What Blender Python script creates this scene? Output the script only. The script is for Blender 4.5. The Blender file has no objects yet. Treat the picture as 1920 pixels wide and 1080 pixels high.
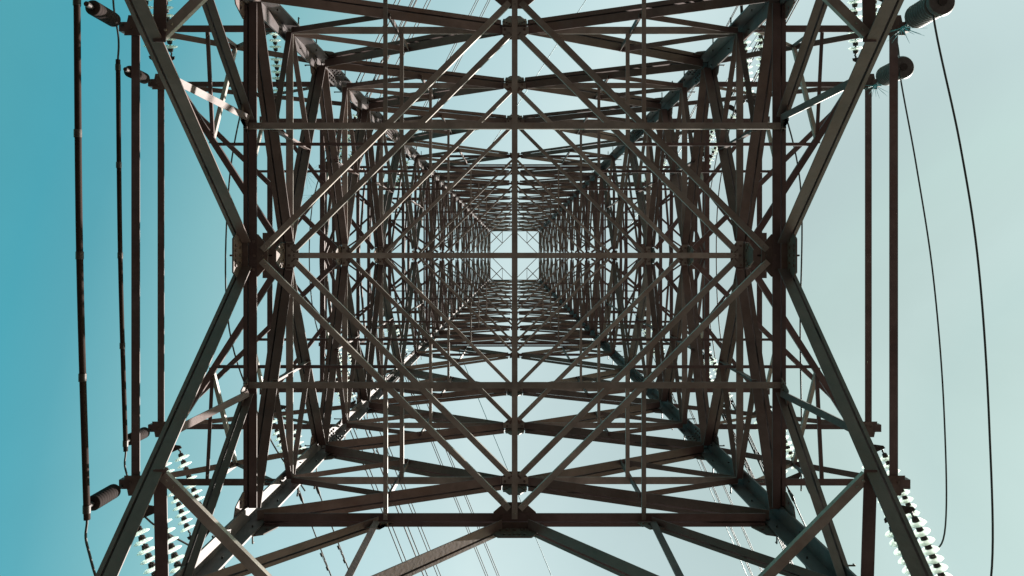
import bpy, math, random
from mathutils import Vector, Matrix
random.seed(7)
R = math.radians
S = bpy.context.scene
COL = S.collection
V = Vector
FPX = 1370.0            # focal length in photo pixels (1920 wide)
CAMZ = 1.5              # eye height above the ground

# ---------------------------------------------------------------- camera
cd = bpy.data.cameras.new('camera'); cam = bpy.data.objects.new('camera', cd); COL.objects.link(cam)
cam.location = (0, 0, CAMZ); cam.rotation_euler = (math.pi, 0, 0)     # looks straight up the middle of the pylon
cd.sensor_width = 36; cd.lens = 36*FPX/1920; cd.shift_x = -5/1920; cd.shift_y = -61/1920
cd.clip_start = 0.05; cd.clip_end = 5000
S.camera = cam
# ---------------------------------------------------------------- light
SUN = V((1300, 430, 1370)).normalized()
elev = math.asin(SUN.z); azim = math.atan2(SUN.x, SUN.y)
W = bpy.data.worlds.new('World'); S.world = W; W.use_nodes = True
nt = W.node_tree; nt.nodes.clear()
out = nt.nodes.new('ShaderNodeOutputWorld'); bg = nt.nodes.new('ShaderNodeBackground')
sky = nt.nodes.new('ShaderNodeTexSky'); sky.sky_type = 'NISHITA'; sky.sun_disc = False
sky.sun_elevation = elev; sky.sun_rotation = azim; sky.air_density = 1.0; sky.dust_density = 1.0; sky.ozone_density = 2.0
# thin bright haze round the sun: angle between the looked-at point and the sun drives the tint of the sky
geo = nt.nodes.new('ShaderNodeNewGeometry')
dot = nt.nodes.new('ShaderNodeVectorMath'); dot.operation = 'DOT_PRODUCT'; dot.inputs[1].default_value = SUN
neg = nt.nodes.new('ShaderNodeVectorMath'); neg.operation = 'SCALE'; neg.inputs['Scale'].default_value = -1
nt.links.new(geo.outputs['Incoming'], neg.inputs[0]); nt.links.new(neg.outputs[0], dot.inputs[0])
ramp = nt.nodes.new('ShaderNodeValToRGB'); nt.links.new(dot.outputs['Value'], ramp.inputs[0])
EXPO = 1.8; BGS = 0.085; KS = 2.3
SKYRAMP = [(p, tuple(c/KS for c in col)) for p, col in [
    (0.0, (.36, 1.05, .70)), (.14, (.41, 1.12, .72)), (.21, (.38, 1.13, .75)), (.27, (.50, 1.14, .74)), (.39, (1.10, 1.45, .84)), (.5, (1.7, 1.65, .95)), (.70, (1.95, 1.64, .94)),
    (.8, (1.25, 1.15, .70)), (.889, (.72, .75, .5)), (.922, (.57, .65, .45)), (.958, (.382, .467, .367)), (.972, (.28, .365, .305)), (.988, (.2, .27, .243)), (1.0, (.15, .22, .2))]]
e = ramp.color_ramp.elements
e[0].position, e[0].color = SKYRAMP[0][0], (*SKYRAMP[0][1], 1)
e[1].position, e[1].color = SKYRAMP[-1][0], (*SKYRAMP[-1][1], 1)
for p, c in SKYRAMP[1:-1]:
    k = e.new(p); k.color = (*c, 1)
cn = nt.nodes.new('ShaderNodeTexNoise'); cn.inputs['Scale'].default_value = 2.2; cn.inputs['Detail'].default_value = 7; cn.inputs['Roughness'].default_value = .6; cn.inputs['Distortion'].default_value = .6
cm = nt.nodes.new('ShaderNodeMapRange'); cm.inputs[1].default_value = .3; cm.inputs[2].default_value = .7; cm.inputs[3].default_value = .955; cm.inputs[4].default_value = 1.05
nt.links.new(neg.outputs[0], cn.inputs['Vector']); nt.links.new(cn.outputs['Fac'], cm.inputs[0])
mul = nt.nodes.new('ShaderNodeVectorMath'); mul.operation = 'MULTIPLY'
nt.links.new(sky.outputs[0], mul.inputs[0]); nt.links.new(ramp.outputs[0], mul.inputs[1])
sc_ = nt.nodes.new('ShaderNodeVectorMath'); sc_.operation = 'SCALE'; km = nt.nodes.new('ShaderNodeMath'); km.operation = 'MULTIPLY'; km.inputs[1].default_value = KS
nt.links.new(cm.outputs[0], km.inputs[0]); nt.links.new(km.outputs[0], sc_.inputs['Scale'])
nt.links.new(mul.outputs[0], sc_.inputs[0]); nt.links.new(sc_.outputs[0], bg.inputs[0]); bg.inputs[1].default_value = BGS
nt.links.new(bg.outputs[0], out.inputs[0])
ld = bpy.data.lights.new('sun', 'SUN'); ld.energy = 5.0; ld.angle = R(0.5); ld.color = (1, .95, .87)
lo = bpy.data.objects.new('sun', ld); COL.objects.link(lo); lo.rotation_euler = (-SUN).to_track_quat('-Z', 'Y').to_euler(); lo.location = (30, 10, 60)
S.view_settings.view_transform = 'Standard'; S.view_settings.look = 'None'; S.view_settings.gamma = 1
S.view_settings.exposure = EXPO

# ---------------------------------------------------------------- materials
def mat(name, c1, c2, rough=.6, metal=0.0, scale=6, bump=.15, rust=0.0, rustc=(.16, .07, .035), spec=.3):
    m = bpy.data.materials.new(name); m.use_nodes = True; n = m.node_tree; b = n.nodes['Principled BSDF']
    tc = n.nodes.new('ShaderNodeTexCoord'); no = n.nodes.new('ShaderNodeTexNoise')
    no.inputs['Scale'].default_value = scale; no.inputs['Detail'].default_value = 8; no.inputs['Roughness'].default_value = .65
    n.links.new(tc.outputs['Object'], no.inputs['Vector'])
    r = n.nodes.new('ShaderNodeValToRGB'); r.color_ramp.elements[0].position = .3; r.color_ramp.elements[1].position = .7
    r.color_ramp.elements[0].color = (*c1, 1); r.color_ramp.elements[1].color = (*c2, 1)
    n.links.new(no.outputs['Fac'], r.inputs[0]); last = r.outputs[0]
    if rust:
        n2 = n.nodes.new('ShaderNodeTexNoise'); n2.inputs['Scale'].default_value = scale*.45; n2.inputs['Detail'].default_value = 10; n2.inputs['Roughness'].default_value = .75
        n.links.new(tc.outputs['Object'], n2.inputs['Vector'])
        r2 = n.nodes.new('ShaderNodeValToRGB'); r2.color_ramp.elements[0].position = .5; r2.color_ramp.elements[1].position = .68
        r2.color_ramp.elements[0].color = (0, 0, 0, 1); r2.color_ramp.elements[1].color = (rust, rust, rust, 1)
        n.links.new(n2.outputs['Fac'], r2.inputs[0])
        mx = n.nodes.new('ShaderNodeMixRGB'); mx.inputs[2].default_value = (*rustc, 1)
        n.links.new(r2.outputs[0], mx.inputs[0]); n.links.new(last, mx.inputs[1]); last = mx.outputs[0]
    oi = n.nodes.new('ShaderNodeObjectInfo'); mr = n.nodes.new('ShaderNodeMapRange'); mr.inputs[3].default_value = .78; mr.inputs[4].default_value = 1.25
    vm = n.nodes.new('ShaderNodeVectorMath'); vm.operation = 'SCALE'
    n.links.new(oi.outputs['Random'], mr.inputs[0]); n.links.new(last, vm.inputs[0]); n.links.new(mr.outputs[0], vm.inputs['Scale']); last = vm.outputs[0]
    n.links.new(last, b.inputs['Base Color'])
    rr = n.nodes.new('ShaderNodeMapRange'); rr.inputs[3].default_value = max(.05, rough-.12); rr.inputs[4].default_value = min(1, rough+.15)
    n.links.new(no.outputs['Fac'], rr.inputs[0]); n.links.new(rr.outputs[0], b.inputs['Roughness'])
    b.inputs['Metallic'].default_value = metal; b.inputs['Specular IOR Level'].default_value = spec
    if bump:
        n3 = n.nodes.new('ShaderNodeTexNoise'); n3.inputs['Scale'].default_value = scale*9; n3.inputs['Detail'].default_value = 4
        n.links.new(tc.outputs['Object'], n3.inputs['Vector'])
        bp = n.nodes.new('ShaderNodeBump'); bp.inputs['Strength'].default_value = bump; bp.inputs['Distance'].default_value = .01
        n.links.new(n3.outputs['Fac'], bp.inputs['Height']); n.links.new(bp.outputs[0], b.inputs['Normal'])
    return m
M = {
    'brown': mat('weathered_brown_steel', (.054, .035, .034), (.113, .078, .075), .6, 0, 2.6, .2, .6, (.075, .036, .026), .3),
    'leg': mat('galvanised_leg_steel', (.050, .041, .043), (.102, .086, .089), .5, 0, 3, .2, .25, spec=.15),
    'grey': mat('weathered_grey_steel', (.14, .122, .110), (.27, .24, .215), .5, .05, 3, .2, .35, spec=.4),
    'plate': mat('rust_stained_plate', (.06, .043, .038), (.11, .08, .07), .6, 0, 7, .25, .7, (.085, .036, .024), .3),
    'dark': mat('dark_iron', (.02, .016, .015), (.05, .04, .036), .5, .2, 20, .1),
    'cap': mat('dark_cap_iron', (.018, .012, .012), (.04, .03, .028), .6, .1, 20, .1),
    'wire': mat('weathered_conductor', (.022, .02, .022), (.04, .036, .038), .6, .0, 3, 0),
    'bluewire': mat('blue_green_ground_wire', (.01, .09, .12), (.015, .13, .17), .5, 0, 3, 0),
    'rubber': mat('ribbed_grey_polymer', (.04, .036, .036), (.075, .068, .068), .55, 0, 12, .2),
    'darkrubber': mat('ribbed_dark_polymer', (.012, .008, .008), (.02, .013, .012), .85, 0, 6, 0, spec=.1),
    'tube': mat('brown_bus_tube', (.018, .011, .010), (.03, .019, .016), .85, 0, 3, 0, spec=.1),
    'spike': mat('teal_plastic_spike', (.05, .25, .3), (.1, .38, .42), .4, 0, 20, 0),
    'soil': mat('dark_brown_soil', (.021, .017, .014), (.043, .035, .030), .95, 0, .8, .6),
    'conc': mat('grey_concrete', (.28, .27, .25), (.42, .41, .38), .9, 0, 3, .4),
}
def glass_mat():
    m = bpy.data.materials.new('pale_green_insulator_glass'); m.use_nodes = True; n = m.node_tree; n.nodes.clear()
    o = n.nodes.new('ShaderNodeOutputMaterial')
    tr = n.nodes.new('ShaderNodeBsdfTranslucent'); tr.inputs[0].default_value = (.93, .98, .94, 1)
    gl = n.nodes.new('ShaderNodeBsdfGlass'); gl.inputs['Color'].default_value = (.95, 1, .99, 1); gl.inputs['Roughness'].default_value = .12; gl.inputs['IOR'].default_value = 1.45
    tp = n.nodes.new('ShaderNodeBsdfTransparent'); tp.inputs[0].default_value = (.93, .99, .98, 1)
    df = n.nodes.new('ShaderNodeBsdfDiffuse'); df.inputs[0].default_value = (.84, .88, .85, 1)
    a = n.nodes.new('ShaderNodeMixShader'); a.inputs[0].default_value = .2
    b = n.nodes.new('ShaderNodeMixShader'); b.inputs[0].default_value = .28
    c = n.nodes.new('ShaderNodeMixShader'); c.inputs[0].default_value = .5
    lw = n.nodes.new('ShaderNodeLayerWeight'); lw.inputs[0].default_value = .4
    n.links.new(tr.outputs[0], a.inputs[1]); n.links.new(gl.outputs[0], a.inputs[2])
    n.links.new(a.outputs[0], b.inputs[1]); n.links.new(tp.outputs[0], b.inputs[2])
    n.links.new(b.outputs[0], c.inputs[1]); n.links.new(df.outputs[0], c.inputs[2]); c.inputs[0].default_value = .22
    n.links.new(c.outputs[0], o.inputs[0])
    return m
M['glass'] = glass_mat()

# ---------------------------------------------------------------- mesh helpers
class MB:
    def __init__(s): s.v = []; s.f = []; s.smooth = []
    def add(s, vs, fs, sm=False):
        k = len(s.v); s.v += [tuple(x) for x in vs]
        for f in fs: s.f.append([i+k for i in f]); s.smooth.append(sm)
    def angle(s, p0, p1, u, v, b, t, b2=None):
        p0 = V(p0); p1 = V(p1); a = (p1-p0).normalized(); u = V(u); v = V(v); b2 = b2 or b
        u = (u-a*u.dot(a)).normalized(); v = v-a*v.dot(a); v = (v-u*v.dot(u)).normalized()
        pr = [(0, 0), (b, 0), (b, t), (t, t), (t, b2), (0, b2)]
        vs = [p+u*x+v*y for p in (p0, p1) for x, y in pr]
        fs = [[i, (i+1) % 6, (i+1) % 6+6, i+6] for i in range(6)] + [[0, 1, 2, 3], [0, 3, 4, 5], [6, 9, 8, 7], [6, 11, 10, 9]]
        s.add(vs, fs)
    def bar(s, p0, p1, u, wu, wv):
        p0 = V(p0); p1 = V(p1); a = (p1-p0).normalized(); u = V(u); u = (u-a*u.dot(a)).normalized(); v = a.cross(u)
        vs = [p+u*x*wu/2+v*y*wv/2 for p in (p0, p1) for x, y in ((-1, -1), (1, -1), (1, 1), (-1, 1))]
        s.add(vs, [[0, 1, 5, 4], [1, 2, 6, 5], [2, 3, 7, 6], [3, 0, 4, 7], [3, 2, 1, 0], [4, 5, 6, 7]])
    def tube(s, pts, r, n=8, caps=True):
        pts = [V(p) for p in pts]; rings = []
        prev = None
        for i, p in enumerate(pts):
            a = (pts[min(i+1, len(pts)-1)]-pts[max(i-1, 0)]).normalized()
            if prev is None:
                prev = V((1, 0, 0)) if abs(a.x) < .9 else V((0, 1, 0))
            u = (prev-a*prev.dot(a)).normalized(); prev = u; w = a.cross(u)
            rr = r[i] if isinstance(r, (list, tuple)) else r
            rings.append([p+(u*math.cos(t)+w*math.sin(t))*rr for t in [2*math.pi*j/n for j in range(n)]])
        vs = [q for g in rings for q in g]
        fs = [[i*n+j, i*n+(j+1) % n, (i+1)*n+(j+1) % n, (i+1)*n+j] for i in range(len(pts)-1) for j in range(n)]
        s.add(vs, fs, True)
        if caps: s.add(rings[0], [list(range(n))[::-1]]); s.add(rings[-1], [list(range(n))])
    def plate(s, poly, nrm, t):
        nrm = V(nrm).normalized(); n = len(poly)
        vs = [V(p)-nrm*t/2 for p in poly]+[V(p)+nrm*t/2 for p in poly]
        s.add(vs, [list(range(n))[::-1], [i+n for i in range(n)]]+[[i, (i+1) % n, (i+1) % n+n, i+n] for i in range(n)])
    def bolt(s, p, nrm, r=.019, h=.024, n=6):
        s.tube([V(p)-V(nrm).normalized()*h, V(p)+V(nrm).normalized()*h], r, n)
    def mesh(s, name, m):
        me = bpy.data.meshes.new(name); me.from_pydata(s.v, [], s.f); me.materials.append(M[m])
        me.polygons.foreach_set('use_smooth', s.smooth); me.update()
        return me
    def build(s, name, m, parent=None, **kw):
        return link(name, s.mesh(name, m), parent, **kw)
def link(name, me, parent=None, **kw):
    o = bpy.data.objects.new(name, me); COL.objects.link(o)
    if parent: o.parent = parent
    for k, v in kw.items(): o[k] = v
    return o
def thing(name, label, cat, loc=(0, 0, 0), group=None, data=None):
    o = bpy.data.objects.new(name, data); COL.objects.link(o); o.location = loc
    o['label'] = label; o['category'] = cat
    if group: o['group'] = group
    if data is None: o.empty_display_size = .3
    return o
def P(px, py, H):       # a point given by where the photo shows it and its height above the eye
    return V(((px-965)/FPX*H, (py-479)/FPX*H, CAMZ+H))
def Z(H): return CAMZ+H
def w(H): return 3.55-.033*H     # half width of the tapering shaft at height H above the eye
def corner(sx, sy, H): return V((sx*w(H), sy*w(H), Z(H)))

# ---------------------------------------------------------------- ground
g = MB(); n = 40; L = 1500
co = [-(L*(abs(i-n/2)/(n/2))**2.6) if i < n/2 else L*(abs(i-n/2)/(n/2))**2.6 for i in range(n+1)]
vs = [(x, y, 0 if max(abs(x), abs(y)) < 9 else .25*math.sin(x*.13)*math.cos(y*.11)*min(1, (max(abs(x), abs(y))-9)/20)) for y in co for x in co]
g.add(vs, [[j*(n+1)+i, j*(n+1)+i+1, (j+1)*(n+1)+i+1, (j+1)*(n+1)+i] for j in range(n) for i in range(n)], True)
g.build('ground', 'soil', kind='structure')

# ---------------------------------------------------------------- the pylon
T = thing('lattice_pylon', 'tall brown steel lattice pylon seen from inside its base, filling the photo', 'pylon')
MEM = {}                # name -> list of (height, mesh builder, material)
def member(name, H, mb, m): MEM.setdefault(name, []).append((H, mb, m))
def flush():
    for name, lst in MEM.items():
        lst.sort(key=lambda x: x[0])
        for H, mb, m in lst[:100]: mb.build(name, m, T)
        if len(lst) > 100:
            r = MB()
            for H, mb, m in lst[100:]:
                k = len(r.v); r.v += mb.v; r.f += [[i+k for i in f] for f in mb.f]; r.smooth += mb.smooth
            r.build(name, lst[100][2], T, kind='stuff')

def trim(p0, p1, a, b):
    jt = lambda: V([random.uniform(-.007, .007) for _ in range(3)])
    p0 = V(p0)+jt(); p1 = V(p1)+jt(); d = (p1-p0).normalized(); return p0+d*a, p1-d*b
def double(p0, p1, nrm, up, b, t, gap=.022, fo=.58, fi_=1.18):
    m = MB(); n_ = V(nrm).normalized()
    j = random.uniform(-.03, .03)
    m.angle(V(p0)+n_*gap/2, V(p1)+n_*gap/2, up, n_, b, t, b*fo)
    d = (V(p1)-V(p0)).normalized()*j
    m.angle(V(p0)-n_*gap/2+d, V(p1)-n_*gap/2-d, up, -n_, b, t, b*fi_)
    return m
UP = V((0, 0, 1))
FACES = [(V((0, 1, 0)), V((1, 0, 0))), (V((0, -1, 0)), V((1, 0, 0))), (V((1, 0, 0)), V((0, 1, 0))), (V((-1, 0, 0)), V((0, 1, 0)))]
def fp(face, s, H):     # point on a face: s from -1 (one leg) to 1 (other leg)
    o, a = face; return o*w(H)+a*s*w(H)+UP*Z(H)

# legs: big rolled angles, corner outwards, with splice covers, bolts and step bolts
TOPH = 52.7
for sx in (-1, 1):
    for sy in (-1, 1):
        m = MB()
        secs = [(-1.45, 12.35, .215, .024), (12.35, 23.2, .185, .02), (23.2, 36.5, .165, .018), (36.5, TOPH, .16, .014)]
        for h0, h1, b, t in secs:
            off = V((sx, sy, 0))*.03
            m.angle(corner(sx, sy, h0)+off, corner(sx, sy, h1)+off, (-sx, 0, 0), (0, -sy, 0), b, t)
        leg = m.build('main_leg', 'leg', T)
        for hs, b in ((12.3, .2), (17.4, .18), (23.2, .16), (29.8, .14)):
            c = MB(); off = V((sx, sy, 0))*.008
            c.angle(corner(sx, sy, hs-.35)+off, corner(sx, sy, hs+.35)+off, (-sx, 0, 0), (0, -sy, 0), b, .014)
            for k in range(6):
                h = hs-.29+.116*k
                for q in (.35, .7):
                    p = corner(sx, sy, h)
                    c.bolt(p+V((-sx*b*q, -sy*.008, 0)), (0, 1, 0)); c.bolt(p+V((-sx*.008, -sy*b*q, 0)), (1, 0, 0))
            c.build('splice_cover', 'leg', leg)
        ME_SB = {}; rest = MB(); h = 5.0; k = 0
        while h < 34:
            p = corner(sx, sy, h)+V((sx, sy, 0))*.03
            if k % 2: a = p+V((-sx*.14, 0, 0)); d = V((0, sy, 0))
            else: a = p+V((0, -sy*.14, 0)); d = V((sx, 0, 0))
            q = a+d*.17
            o0 = (a-d*.05) if k < 24 else V((0, 0, 0)); sb = MB() if k < 24 else rest
            sb.tube([a-d*.05-o0, q-d*.01-o0, q-o0, q+V((0, 0, .035))-o0], .010, 6)
            if k < 24:
                if k % 2 not in ME_SB: ME_SB[k % 2] = sb.mesh('step_bolt', 'dark')
                link('step_bolt', ME_SB[k % 2], leg).location = o0
            h += .42; k += 1
        rest.build('step_bolt', 'dark', leg, kind='stuff')

NODES = [8.92, 11.8, 14.75, 18.5, 22.8, 25.3, 27.8, 30.3, 32.8, 35.3, 38.0, 40.8, 43.6, 46.5, 49.5, TOPH]
CENT = [10.2, 13.1, 16.1, 20.7, 24.1, 26.6, 29.1, 31.6, 34.1, 36.7, 39.4, 42.2, 45.0, 48.0, 51.1]
def size(H): return .100 if H < 13.5 else .098 if H < 20 else .088 if H < 30 else .072
for fi, face in enumerate(FACES):
    o, a = face
    for ci, C in enumerate(CENT):
        Nd, Nu = NODES[ci], NODES[ci+1]; b = size(C)
        c = fp(face, 0, C)
        for s in (-1, 1):
            for N in (Nd, Nu):
                q = fp(face, s, N)
                p0, p1 = trim(c+a*s*.19, q, 0, .14)
                member('face_diagonal', min(C, N), double(p0, p1, o, (0, 0, 1) , b, .012), 'brown')
                # redundants inside the triangle
                if C > 33: continue
                mid = c.lerp(q, .5); lc = fp(face, s, C)
                p0, p1 = trim(mid, lc, .03, .12)
                m = MB(); m.angle(p0-o*.05, p1-o*.05, UP, -o, .075 if C < 24 else .05, .008); member('face_strut', C, m, 'brown')
                if C < 24:
                    qq = fp(face, s*.5, C); m = MB(); m.angle(qq-o*.06, mid-o*.06, a*s, -o, .065, .008); member('face_strut', C, m, 'brown')
        # horizontal at the centre gusset, leg to leg
        m = MB(); hb = .10 if C < 20 else .07 if C < 30 else .05
        m.angle(fp(face, -1, C)-o*.02+a*.1, fp(face, 1, C)-o*.02-a*.1, UP, -o, hb, .01, hb)
        member('level_strut', C, m, 'grey' if C < 20 else 'brown')
        # gusset in the face with bolt rows
        gm = MB(); gh = .34 if C < 20 else .22; gw = .17 if C < 20 else .14
        tilt = (UP*1-o*.033)
        gm.plate([c-a*gw-tilt*gh*.45, c-a*gw*.45-tilt*gh, c+a*gw*.45-tilt*gh, c+a*gw-tilt*gh*.45, c+a*gw+tilt*gh*.45, c+a*gw*.45+tilt*gh, c-a*gw*.45+tilt*gh, c-a*gw+tilt*gh*.45], o, .016)
        for i in (-1, 1):
            for j in (-1, 1):
                for k in (.4, .62, .84): gm.bolt(c+a*i*gw*k+tilt*j*gh*k*.6, o)
        member('gusset_plate', C, gm, 'plate')
    for N in NODES[:-1]:
        for s in (-1, 1):
            q = fp(face, s, N); gm = MB(); k = 1 if N < 20 else .7
            tilt = (UP*1-o*.033)
            qa = q-a*s*.02+o*.046; k *= .85
            gm.plate([qa-tilt*.42*k, qa-a*s*.30*k-tilt*.30*k, qa-a*s*.42*k-tilt*.05*k, qa-a*s*.42*k+tilt*.05*k, qa-a*s*.30*k+tilt*.30*k, qa+tilt*.42*k], o, .014)
            for i in range(3):
                gm.bolt(qa-a*s*.1+tilt*(i-1)*.24*k, o)
                gm.bolt(qa-a*s*(.3*k)+tilt*(i-1)*.14*k, o)
            member('gusset_plate', N, gm, 'brown')

# belts (full horizontal frames) and the plan bracing of each level
def belt(H, b, kind='x'):
    for face in FACES:
        o, a = face
        m = double(fp(face, -1, H)+a*.2, fp(face, 1, H)-a*.2, o, UP, b, .014, .02)
        member('belt_beam', H, m, 'brown')
belt(8.92, .082); belt(22.8, .07); belt(35.3, .06); belt(TOPH, .05)

def flat(p0, p1, side, b, t=.008):
    """angle lying flat: one flange horizontal, one standing up"""
    m = MB(); p0 = V(p0); p1 = V(p1); a = (p1-p0).normalized(); s = a.cross(UP)*side
    m.angle(p0-s*b/2, p1-s*b/2, s, UP, b, t, b*.6)
    for q, e in ((p0, a), (p1, -a)):
        for k in (.06, .14): m.bolt(q+e*k, UP, .013, .018)
    return m
def plan(H, ins, b, centre_y=False, centre_x=False, quarter=True):
    W_ = w(H); D = W_-ins; z = Z(H)-.02
    def p(x, y, dz=0): return V((x, y, z+dz))
    for sx in (-1, 1):
        for sy in (-1, 1):
            p0, p1 = trim(p(sx*D, 0), p(0, sy*D), .1, .1)
            member('plan_brace', H, flat(p0, p1, sx*sy, b), 'grey')
            if quarter:
                m = flat(p(sx*D/2, sy*D/2+sy*.02, .012), p(sx*D/2, sy*(W_-.03), .012), sx, b*.72)
                member('plan_brace', H, m, 'grey')
    if centre_y: member('plan_brace', H, flat(p(0, -D-.05, -.02), p(0, D+.05, -.02), 1, b*.95), 'grey')
    if centre_x: member('plan_brace', H, flat(p(-D+.03, 0, .015), p(D-.03, 0, .015), 1, b), 'grey')
    # trapezoid gussets at the four mid-sides
    for o, a in FACES:
        c = o*(W_-.02)+UP*(z+.03); k = 1 if H < 20 else .7
        m = MB(); k *= .8 if H != 8.92 else 1
        m.plate([c-a*.26*k, c+a*.26*k, c+a*.26*k-o*.10*k, c+a*.12*k-o*.22*k, c-a*.12*k-o*.22*k, c-a*.26*k-o*.10*k], UP, .012)
        for x, y in ((-.17, .05), (-.1, .12), (0, .06), (0, .15), (.1, .12), (.17, .05)): m.bolt(c+a*x*k-o*y*k, UP)
        member('gusset_plate', H, m, 'plate')
plan(8.92, .10, .074, centre_y=True)
z0 = Z(8.92)
for sy in (-1, 1):      # long horizontals through the quarter points of the lowest frame
    yq = sy*(w(8.92)-.10)/2
    member('plan_brace', 8.9, flat((-w(8.92)+.02, yq, z0-.035), (w(8.92)-.02, yq, z0-.035), 1, .078), 'grey')
plan(10.2, .06, .078, centre_x=True)
plan(13.1, .10, .075)
plan(16.1, .10, .072)
plan(20.7, .10, .062, quarter=False)
plan(22.8, .06, .065)
plan(26.6, .06, .06)
plan(31.6, .06, .06)
plan(35.3, .06, .05, quarter=False)
plan(42.2, .06, .045, quarter=False)
plan(TOPH, .04, .045)
for sx in (-1, 1):
    for sy in (-1, 1):
        D = w(TOPH); member('plan_brace', TOPH, flat((sx*D, sy*D, Z(TOPH)), (sx*D/2, sy*D/2, Z(TOPH)), 1, .05), 'grey')

# lower body: spread bracing from the lowest frame down to the legs
H0 = 8.92; HL = 5.04; HS = 6.7; HQ = 7.0; HR = 7.15
for face in FACES:
    o, a = face; c = fp(face, 0, H0)
    c = c+o*.07; gm = MB(); gm.plate([c-a*.36-UP*.05, c-a*.2-UP*.3, c+a*.2-UP*.3, c+a*.36-UP*.05, c+a*.2+UP*.1, c-a*.2+UP*.1], o, .018)
    gm.plate([c-a*.2-UP*.03-o*.08, c+a*.2-UP*.03-o*.08, c+a*.2-UP*.03+o*.10, c-a*.2-UP*.03+o*.10], UP, .014)
    for i in range(-2, 3): gm.bolt(c+a*i*.09-UP*.1, o); gm.bolt(c+a*i*.06-UP*.24, o)
    member('gusset_plate', H0, gm, 'plate')
    for s in (-1, 1):
        q = fp(face, s, HL)
        def dg(H): return c.lerp(q, (H0-H)/(H0-HL))
        p0, p1 = trim(c+a*s*.12-UP*.03, q, .05, .12)
        member('face_diagonal', 5, double(p0, p1, o, UP, .09, .013, .024, .42, 1.3), 'brown')
        lm = fp(face, s, HS)
        p0, p1 = trim(dg(HS), lm, .02, .1); m = MB(); m.angle(p0-o*.04, p1-o*.04, UP, -o, .12, .01); member('face_strut', 6, m, 'brown')
        qn = fp(face, s*.5, H0)-UP*.03
        m = MB(); m.angle(*trim(qn-o*.03, dg(HQ)-o*.03, .05, .14), UP, -o, .075, .01); member('face_strut', 6, m, 'brown')
        m = double(*trim(qn, fp(face, s, HR), .05, .1), o, UP, .07, .01); member('face_strut', 6, m, 'brown')
        gm = MB(); cc = qn; gm.plate([cc-a*.14+UP*.02, cc+a*.14+UP*.02, cc+a*s*.22-UP*.16, cc-a*s*.02-UP*.2], o, .014)
        for i in range(3): gm.bolt(cc+a*(i-1)*.08-UP*.05, o)
        member('gusset_plate', H0, gm, 'plate')
        # braces down to the ground below the picture
        m = double(*trim(fp(face, s, HL), fp(face, 0, 1.4)+a*s*.1, .1, .05), o, UP, .09, .01); member('face_diagonal', 4, m, 'brown')
        m = double(*trim(fp(face, 0, 1.4)+a*s*.1, fp(face, s, -1.0), .05, .1), o, UP, .09, .01); member('face_diagonal', 4, m, 'brown')
    m = MB(); m.angle(fp(face, -1, 1.4)+a*.1, fp(face, 1, 1.4)-a*.1, UP, -o, .08, .01); member('level_strut', 3, m, 'brown')
for sx in (-1, 1):      # corner plan braces tying neighbouring face diagonals
    for sy in (-1, 1):
        s_ = (H0-HS)/(H0-HL)*w(HL)
        m = flat(*trim((sx*w(HS), sy*s_, Z(HS)), (sx*s_, sy*w(HS), Z(HS)), .13, .13), sx*sy, .09); member('plan_brace', 6, m, 'grey')

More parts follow.
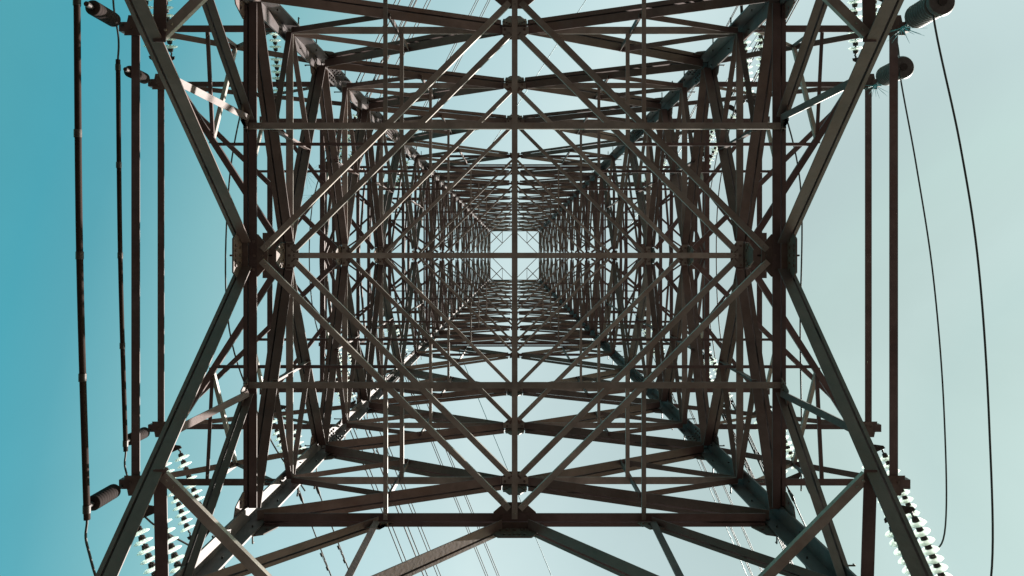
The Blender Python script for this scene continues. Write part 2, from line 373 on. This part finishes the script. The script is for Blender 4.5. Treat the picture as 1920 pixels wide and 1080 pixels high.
# crossarms: height, length of arm from the axis, node the upper ties rise to
ARMS = [(10.2, 5.25, 11.8), (13.1, 6.30, 14.75), (16.1, 5.35, 18.5), (22.8, 5.85, 25.3), (26.6, 6.55, 27.8), (31.6, 5.55, 32.8)]
SIDE = {-1: 'left', 1: 'right'}
for ai, (H, LA, NU) in enumerate(ARMS):
    for sx in (-1, 1):
        A = bpy.data.objects.new('crossarm', None); COL.objects.link(A); A.parent = T; A.location = (sx*w(H), 0, Z(H)); A.empty_display_size = .3
        loc = V(A.location)
        def put(name, mb, m):
            mb.v = [tuple(V(q)-loc) for q in mb.v]; return mb.build(name, m, A)
        Wy = w(H); z = Z(H); k = 1 if H < 20 else .85
        for sy in (-1, 1):
            m = MB(); m.angle((sx*(Wy+.02), sy*Wy, z), (sx*(LA+.2), sy*(Wy), z), UP, (0, -sy, 0), .10*k, .01, .095*k)
            # blunt end block
            m.bar((sx*(LA+.12), sy*(Wy-.02), z+.05), (sx*(LA+.27), sy*(Wy-.02), z+.05), UP, .12*k, .13*k)
            put('arm_chord', m, 'brown')
            # K brace from the middle of the shaft face to the arm corner
            p0, p1 = trim((sx*(w(H)+.02), sy*.05, z+.02), (sx*LA, sy*Wy, z+.02), .12, .05)
            put('arm_brace', flat(p0, p1, sx*sy, .085*k), 'brown')
            # quarter strut
            xm = sx*(w(H)+LA)/2
            put('arm_brace', flat((sx*w(H)*.5, sy*Wy*.485, z+.03), (xm, sy*Wy*.485, z+.03), 1, .045*k), 'brown')
            put('arm_brace', flat((xm, sy*Wy*.49, z+.035), (xm+sx*.08, sy*Wy, z+.035), 1, .05*k), 'brown')
            # upper tie
            tip = V((sx*(LA-.02), sy*Wy, z+.08)); q = corner(sx, sy, NU)
            p0, p1 = trim(tip, q, .05, .12)
            m = MB(); m.angle(p0, p1, UP, (0, -sy, 0), .085*k, .01); put('arm_tie', m, 'brown')
            # web members between chord and tie
            pm = tip.lerp(q, .5); m = MB(); m.angle(pm, (xm, sy*Wy, z+.02), (sx, 0, 0), (0, -sy, 0), .055*k, .007); put('arm_web', m, 'brown')
            m = MB(); m.angle(pm, (sx*(Wy+.1), sy*Wy, z+.02), (0, 0, 1), (0, -sy, 0), .055*k, .007); put('arm_web', m, 'brown')
            m = MB(); m.angle(pm, (xm, sy*Wy*.49, z+.04), (sx, 0, 0), (0, -sy, 0), .055*k, .007); put('arm_web', m, 'grey')
            # tip plate that carries the strings
            c = V((sx*LA, sy*(Wy+.02), z))
            m = MB(); m.plate([c+V((-.2*sx, -sy*.16, 0)), c+V((.2*sx, -sy*.16, 0)), c+V((.14*sx, sy*.12, 0)), c+V((-.14*sx, sy*.12, 0))], UP, .014)
            for i in (-1, 0, 1): m.bolt(c+V((i*.1, -sy*.06, 0)), UP)
            put('tip_plate', m, 'plate')
            # second diagonal and tie lattice of the arm floor
            x1 = sx*(Wy+.05); x2 = sx*LA
            if ai >= 2:
                put('arm_brace', flat(((x1+x2)/2, 0, z+.05), (x1, sy*Wy, z+.05), sx*sy, .06), 'brown')
                put('arm_brace', flat((x2, 0, z+.055), (xm, sy*Wy*.5, z+.055), -sx*sy, .06), 'brown')
                for f in ((.5,) if ai == 2 else (.34, .67)):
                    xb = x1+(x2-x1)*f
                    m = MB(); m.angle((xb, sy*.03, z+.06), (xb, sy*(Wy-.05), z+.06), (sx, 0, 0), UP, .10, .009, .06); put('arm_beam', m, 'brown')
                    m = MB(); q2 = tip.lerp(q, 1-f); m.angle(q2, (xb, sy*Wy, z+.03), (0, 0, 1), (0, -sy, 0), .06, .007); put('arm_web', m, 'brown')
                    m = MB(); m.angle(q2-UP*.03, (xb, sy*.05, z+.09), (sx, 0, 0), UP, .06, .007); put('arm_web', m, 'brown')
        if ai >= 2:
            m = MB(); m.plate([(sx*(LA-.16), -.5, z-.01), (sx*(LA+.2), -.5, z-.01), (sx*(LA+.2), .5, z-.01), (sx*(LA-.16), .5, z-.01)], UP, .014); put('hanger_plate', m, 'plate')
        m = MB(); m.angle((sx*(LA+.11), -Wy+.03, z+.015), (sx*(LA+.11), Wy-.03, z+.015), (-sx, 0, 0), UP, .118*k, .012, .07); put('arm_end_beam', m, 'brown')

# earth-wire arms near the top
for sx in (-1, 1):
    A = bpy.data.objects.new('earth_wire_arm', None); COL.objects.link(A); A.parent = T; A.location = (sx*w(44), 0, Z(44))
    loc = V(A.location)
    tip = V((sx*5.75, 0, Z(44)+.2))
    for sy in (-1, 1):
        for hh in (43.6, 46.5):
            m = MB(); m.angle(corner(sx, sy, hh), tip, UP, (0, -sy, 0), .07, .009); m.v = [tuple(V(q)-loc) for q in m.v]; m.build('arm_chord', 'brown', A)
flush()

# concrete footings
qn = {(-1, -1): 'top left', (1, -1): 'top right', (-1, 1): 'bottom left', (1, 1): 'bottom right'}
for (sx, sy), nm in qn.items():
    c = corner(sx, sy, -1.45); m = MB()
    m.tube([(0, 0, -.4), (0, 0, .22), (0, 0, .26)], [.5, .42, .36], 24)
    f = m.build('concrete_footing', 'conc'); f.location = (c.x, c.y, 0)
    f['label'] = 'round grey concrete footing under the %s leg of the pylon' % nm; f['category'] = 'footing'; f['group'] = 'footings under the pylon legs'

# ---------------------------------------------------------------- insulator strings
def disc_mesh():
    prof = [(.030, .000), (.062, -.004), (.098, .004), (.122, .022), (.128, .031), (.122, .037), (.106, .032), (.100, .046), (.092, .030), (.076, .026), (.072, .048), (.064, .026), (.048, .022), (.044, .044), (.030, .044)]
    m = MB(); n = 20
    vs = [(r*math.cos(2*math.pi*j/n), y, r*math.sin(2*math.pi*j/n)) for r, y in prof for j in range(n)]
    m.add(vs, [[i*n+j, i*n+(j+1) % n, (i+1)*n+(j+1) % n, (i+1)*n+j] for i in range(len(prof)-1) for j in range(n)], True)
    return m.mesh('glass_disc', 'glass')
def cap_mesh():
    m = MB(); m.tube([(0, -.066, 0), (0, -.060, 0), (0, -.02, 0), (0, .004, 0), (0, .006, 0)], [.026, .040, .046, .05, .02], 12)
    m.tube([(0, .0, 0), (0, .075, 0)], .013, 8)
    return m.mesh('metal_cap', 'cap')
DISC = disc_mesh(); CAP = cap_mesh(); ND = 10; SP = .131; SEP = .17; Y0 = .36
def yoke_mesh(fl):
    m = MB()
    m.plate([(-SEP-.06, .05*fl, 0), (-SEP-.05, .0, 0), (-.05, -.10*fl, 0), (.05, -.10*fl, 0), (SEP+.05, .0, 0), (SEP+.06, .05*fl, 0)], UP, .018)
    for i in range(-2, 3): m.bolt((i*.075, .015*fl, 0), UP, .014, .016)
    for s in (-1, 1):
        m.tube([(s*SEP, 0, .0), (s*SEP, .07*fl, .0), (s*SEP, .09*fl, .03), (s*SEP, .13*fl, 0)], .016, 6)
    return m.mesh('yoke_plate', 'cap')
YK = {1: yoke_mesh(1), -1: yoke_mesh(-1)}
def shackle_mesh():
    m = MB(); pts = [(.03*math.cos(t), .05+.055*math.sin(t), 0) for t in [i*math.pi/6 for i in range(13)]]
    m.tube(pts, .010, 6); pts = [(0, .14+.055*math.sin(t), .03*math.cos(t)) for t in [i*math.pi/6 for i in range(13)]]
    m.tube(pts, .010, 6); m.tube([(0, .19, 0), (0, .25, 0)], .022, 8)
    return m.mesh('shackle', 'cap')
SHK = shackle_mesh()
def clamp_mesh():
    m = MB(); m.tube([(0, 0, 0), (0, .10, 0), (0, .12, 0), (0, .34, 0), (0, .36, 0), (0, .42, 0)], [.018, .02, .032, .032, .02, .016], 10)
    m.tube([(0, .16, 0), (0, .15, -.07), (0, .2, -.16)], .02, 8)
    return m.mesh('strain_clamp', 'cap')
CLP = clamp_mesh()
ORD = ['lowest', 'second', 'third', 'fourth', 'fifth', 'highest']
ROW = {-1: 'top', 1: 'bottom'}
ENDS = {}
def dirn(ai, sx, sy):
    dx = .43 if sy > 0 else ((.02 if sx < 0 else -.16) if ai < 3 else .52)
    return V((dx, sy, 0)).normalized()
def string_set(ai, sx, sy):
    H, LA, _ = ARMS[ai]
    base = V((sx*(LA-.02), sy*(w(H)+.12), Z(H)-.02))
    d = dirn(ai, sx, sy); d = (d-UP*(.30 if sy < 0 and ai < 3 else .10)).normalized()
    x = d.cross(UP).normalized(); z = x.cross(d)
    t = thing('insulator_string', 'pale glass disc string pair at the %s end of the %s crossarm on the %s' % (ROW[sy], ORD[ai], SIDE[sx]), 'insulator', group='glass insulator strings on the crossarms')
    t.matrix_world = Matrix(((x.x, d.x, z.x, base.x), (x.y, d.y, z.y, base.y), (x.z, d.z, z.z, base.z), (0, 0, 0, 1)))
    link('shackle', SHK, t)
    y1 = link('yoke_plate', YK[1], t); y1.location = (0, .27, 0)
    for s in (-1, 1):
        for k in range(ND):
            c = link('glass_disc', DISC, t); c.location = (s*SEP, Y0+.10+k*SP, 0); c.rotation_euler = (random.uniform(-.03, .03), random.uniform(0, 6), random.uniform(-.03, .03))
            link('metal_cap', CAP, c)
    ye = Y0+.10+ND*SP+.08
    y2 = link('yoke_plate', YK[-1], t); y2.location = (0, ye, 0)
    offs = [(-.2, 0), (.2, 0)] if ai < 3 else [(-.22, -.2), (.22, -.2), (-.22, .2), (.22, .2)]
    pts = []
    for ox, oz in offs:
        c = link('strain_clamp', CLP, t); c.location = (ox, ye+.1, oz)
        pts.append(base+x*ox+d*(ye+.5)+z*oz)
    ENDS[(ai, sx, sy)] = (pts, base+d*(ye+.25)-UP*.17, base)
for ai in range(6):
    for sx in (-1, 1):
        for sy in (-1, 1): string_set(ai, sx, sy)

# conductors leaving the pylon
def damper(m, p, d):
    q = p-UP*.06; m.tube([q-d*.16, q+d*.16], .008, 6); m.tube([q-d*.2, q-d*.12], .026, 8); m.tube([q+d*.12, q+d*.2], .026, 8); m.tube([q, p], .014, 6)
for (ai, sx, sy), (pts, jp, base) in ENDS.items():
    nw = len(pts); kind = 'twin' if nw == 2 else 'four-wire'
    d = dirn(ai, sx, sy)
    t = thing('power_line', '%s power line running off the photo %s from the %s %s arm' % (kind, ROW[sy], ORD[ai], SIDE[sx]), 'power line', loc=pts[0], group='power lines strung from the crossarms')
    loc = V(t.location)
    for p in pts:
        m = MB(); line = []
        for k in range(26):
            u = 160*(k/25)**1.7
            line.append(p+d*u-UP*(.10*u-.10*u*u/320)-loc)
        m.tube(line, .0145 if ai < 3 else .016, 6); wo = m.build('wire', 'wire', t)
        m = MB(); damper(m, p-loc+d*1.3-UP*.13, d); m.build('vibration_damper', 'cap', wo)
# earth wires
for sx in (-1, 1):
    tip = V((sx*5.75, 0, Z(44)+.15))
    for sy, dx in ((-1, .66), (1, .42)):
        d = V((dx, sy, 0)).normalized(); m = MB()
        m.tube([d*u-UP*(.06*u-.06*u*u/320) for u in [160*(k/20)**1.6 for k in range(21)]], .02, 6)
        o_ = m.build('earth_wire', 'bluewire'); o_.location = tip
        o_['label'] = 'thin blue-green single earth wire running to the %s edge from the upper %s horn' % (ROW[sy], SIDE[sx]); o_['category'] = 'earth wire'; o_['group'] = 'earth wires at the top of the pylon'

# ---------------------------------------------------------------- hanging jumper insulators, bus tubes, jumper cables
def spl(pts, n=10):
    pts = [V(p) for p in pts]; out_ = []
    q = [pts[0]*2-pts[1]]+pts+[pts[-1]*2-pts[-2]]
    for i in range(1, len(q)-2):
        for k in range(n):
            t = k/n; a, b, c, d = q[i-1], q[i], q[i+1], q[i+2]
            out_.append(.5*((2*b)+(-a+c)*t+(2*a-5*b+4*c-d)*t*t+(-a+3*b-3*c+d)*t**3))
    out_.append(pts[-1]); return out_
def post(ai, sx, sy, r, length, m_, look, disc=False):
    H, LA, _ = ARMS[ai]
    top = V((sx*(LA+.22), sy*(w(H)+(.04 if disc else 0)), Z(H)-.03))
    t = thing('post_insulator', look, 'insulator', loc=top-UP*(length+.18), group='ribbed insulators hanging from the crossarm ends')
    Lz = length+.18
    m = MB(); pp = []; rr = []; n = 9
    pp.append((0, 0, .12)); rr.append(r*.45)
    for k in range(n):
        z_ = .14+(length-.16)*k/n; dz = (length-.16)/n
        pp += [(0, 0, z_), (0, 0, z_+dz*.25), (0, 0, z_+dz*.55), (0, 0, z_+dz*.98)]; rr += ([r*.94, r, r*.99, r*.93] if disc else [r*.975, r, r*.99, r*.97])
    pp.append((0, 0, length)); rr.append(r*.45)
    m.tube(pp, rr, 20); m.build('ribbed_body', m_, t)
    m = MB(); m.tube([(0, 0, 0), (0, 0, .13)], r*.35, 10); m.build('end_fitting', 'cap', t)
    m = MB(); m.tube([(0, 0, length-.01), (0, 0, length+.05), (0, 0, length+.06), (0, 0, length+.10), (0, 0, length+.11), (0, 0, Lz)], [r*.3, r*.3, .035, .035, r*.25, r*.25], 10); m.build('end_fitting', 'cap', t)
    if disc:
        m = MB(); m.tube([(0, 0, .02), (0, 0, .05), (0, 0, .09)], [r*1.0, r*1.12, r*1.0], 24); m.build('corona_ring', 'rubber', t)
    return top-UP*Lz
ENDP = {}
for ai in (0, 1):
    for sy in (-1, 1):
        ENDP[(ai, -1, sy)] = post(ai, -1, sy, .10, .66, 'darkrubber', 'dark ribbed insulator at the %s end of the %s brown tube' % ('upper' if sy < 0 else 'lower', 'leftmost' if ai == 0 else 'inner'))
    ENDP[(ai, 1, -1)] = post(ai, 1, -1, .165 if ai == 0 else .175, .66, 'rubber', 'fat grey ribbed insulator with round cap, %s of the two at top right' % ('higher and outer' if ai == 0 else 'lower and inner'), disc=True)
for ai in (0, 1):
    a = ENDP[(ai, -1, -1)]; b = ENDP[(ai, -1, 1)]; dd = (b-a).normalized()
    a2 = a-dd*.16-V((.12, 0, 0)); b2 = b+dd*.16+V((.01, 0, 0))
    t = thing('bus_tube', 'long straight brown tube on the left, %s of the two' % ('leftmost and longest' if ai == 0 else 'shorter and nearer the pylon'), 'tube', loc=a2, group='rigid jumper tubes on the left')
    mid = (a2+b2)/2-UP*.05
    m = MB(); m.tube([p-a2 for p in spl([a2, mid, b2], 8)], .040 if ai == 0 else .036, 14); m.build('tube_body', 'tube', t)
    for f in (.02, .27, .5, .73, .98):
        m = MB(); c = a2.lerp(b2, f)-UP*.05*(1-(2*f-1)**2)-a2; m.tube([c-dd*.05, c+dd*.05], .047 if ai == 0 else .043, 14); m.build('tube_collar', 'dark', t)
    for sy, p in ((-1, a2), (1, b2)):
        e_ = ENDS[(ai, -1, sy)][1]
        pm = p.lerp(e_, .45)-UP*.25+V((-.12, sy*.25, 0))
        m = MB(); m.tube([q-p for q in spl([p, p+V((.02, sy*.35, -.02)), pm, e_], 8)], .016, 8)
        o_ = m.build('jumper_cable', 'wire'); o_.location = p
        o_['label'] = 'thin dark cable leaving the %s end of the %s brown tube' % ('upper' if sy < 0 else 'lower', 'leftmost' if ai == 0 else 'inner'); o_['category'] = 'cable'; o_['group'] = 'jumper cables under the crossarms'
def cable(pts, r, label):
    p = V(pts[0]); m = MB(); m.tube([q-p for q in spl(pts, 10)], r, 8); o_ = m.build('jumper_cable', 'wire'); o_.location = p
    o_['label'] = label; o_['category'] = 'cable'; o_['group'] = 'jumper cables under the crossarms'
c0 = [ENDS[(0, 1, -1)][1], P(1742, -120, 9.7), P(1750, 30, 9.45), P(1800, 270, 9.25), P(1835, 500, 9.15), P(1855, 800, 9.25), P(1858, 1085, 9.4), ENDS[(0, 1, 1)][1]]
cable(c0, .0135, 'long bowed cable at the far right of the photo, rightmost of the two')
c1 = [ENDS[(1, 1, -1)][1], P(1680, 70, 12.5), P(1689, 150, 12.2), P(1718, 310, 12.0), P(1750, 520, 11.9), P(1770, 770, 11.9), P(1771, 1000, 12.1), ENDS[(1, 1, 1)][1]]
cable(c1, .0135, 'bowed cable at the right of the photo, inner and shorter of the two')
for ai in range(2, 6):
    H, LA, _ = ARMS[ai]
    for sx in (-1, 1):
        e0 = ENDS[(ai, sx, -1)][1]; e1 = ENDS[(ai, sx, 1)][1]; dz = 1.0
        x_ = sx*(LA+(.55 if ai == 2 else .2)); Wy = w(H)
        pts = [e0, V(((e0.x+x_)/2, -Wy-.7, Z(H)-.75)), V((x_, -Wy*.5, Z(H)-dz)), V((x_, Wy*.5, Z(H)-dz)), V(((e1.x+x_)/2, Wy+.7, Z(H)-.75)), e1]
        cable(pts, .017, 'sagging jumper cable slung under the %s %s arm' % (ORD[ai], SIDE[sx]))
        m = MB(); c = V((x_, 0, Z(H)-dz)); top = V((x_, 0, Z(H)))
        # slim rod that steadies the jumper
        pp = [V((sx*LA, 0, Z(H)))]; pp.append(V((x_, 0, Z(H)-.95)))
        m.tube([pp[0]-pp[0], (pp[1]-pp[0])*.12, (pp[1]-pp[0])*.88, pp[1]-pp[0]], [.02, .02, .02, .02], 8)
        for k in range(9):
            q = (pp[1]-pp[0])*(.16+.08*k); q2 = (pp[1]-pp[0])*(.18+.08*k); m.tube([q, q2], .055, 12)
        o_ = m.build('post_insulator', 'darkrubber'); o_.location = pp[0]
        o_['label'] = 'slim dark rod insulator steadying the cable under the %s %s arm' % (ORD[ai], SIDE[sx]); o_['category'] = 'insulator'; o_['group'] = 'slim rods under the upper crossarms'

# bird-deterrent spike fans
def fan(c, label, s=1.0, d=V((.5, 1, -.6))):
    m = MB(); d = d.normalized(); x = d.cross(UP).normalized(); z = x.cross(d)
    m.tube([(0, 0, .03), (0, 0, -.03)], .02, 8)
    for k in range(15):
        a = math.pi*(k/14-.5)*1.25; b = random.uniform(-.35, .35); l = random.uniform(.2, .3)*s
        v = (d*math.cos(a)+x*math.sin(a)+z*b).normalized()
        m.tube([v*.01, v*l*.6, v*l+UP*-.01], [.004, .0035, .0015], 5)
    o_ = m.build('bird_spike_fan', 'spike'); o_.location = c; o_['label'] = label; o_['category'] = 'bird spikes'; o_['group'] = 'teal bird spike fans on the crossarms'
fan(P(1693, 52, 10.1), 'spray of thin teal bird spikes under the fat insulator at the top right')
fan(P(1641, 160, 13.0), 'spray of thin teal bird spikes under the smaller capped insulator at right')
fan(P(573, 325, 22.7), 'teal bird spikes left of the pylon axis among the dark bars, upper fan', 1.9)
fan(P(585, 366, 27.0), 'teal bird spikes left of the pylon axis among the dark bars, lower fan', 1.7)
print('objects', len(bpy.data.objects))
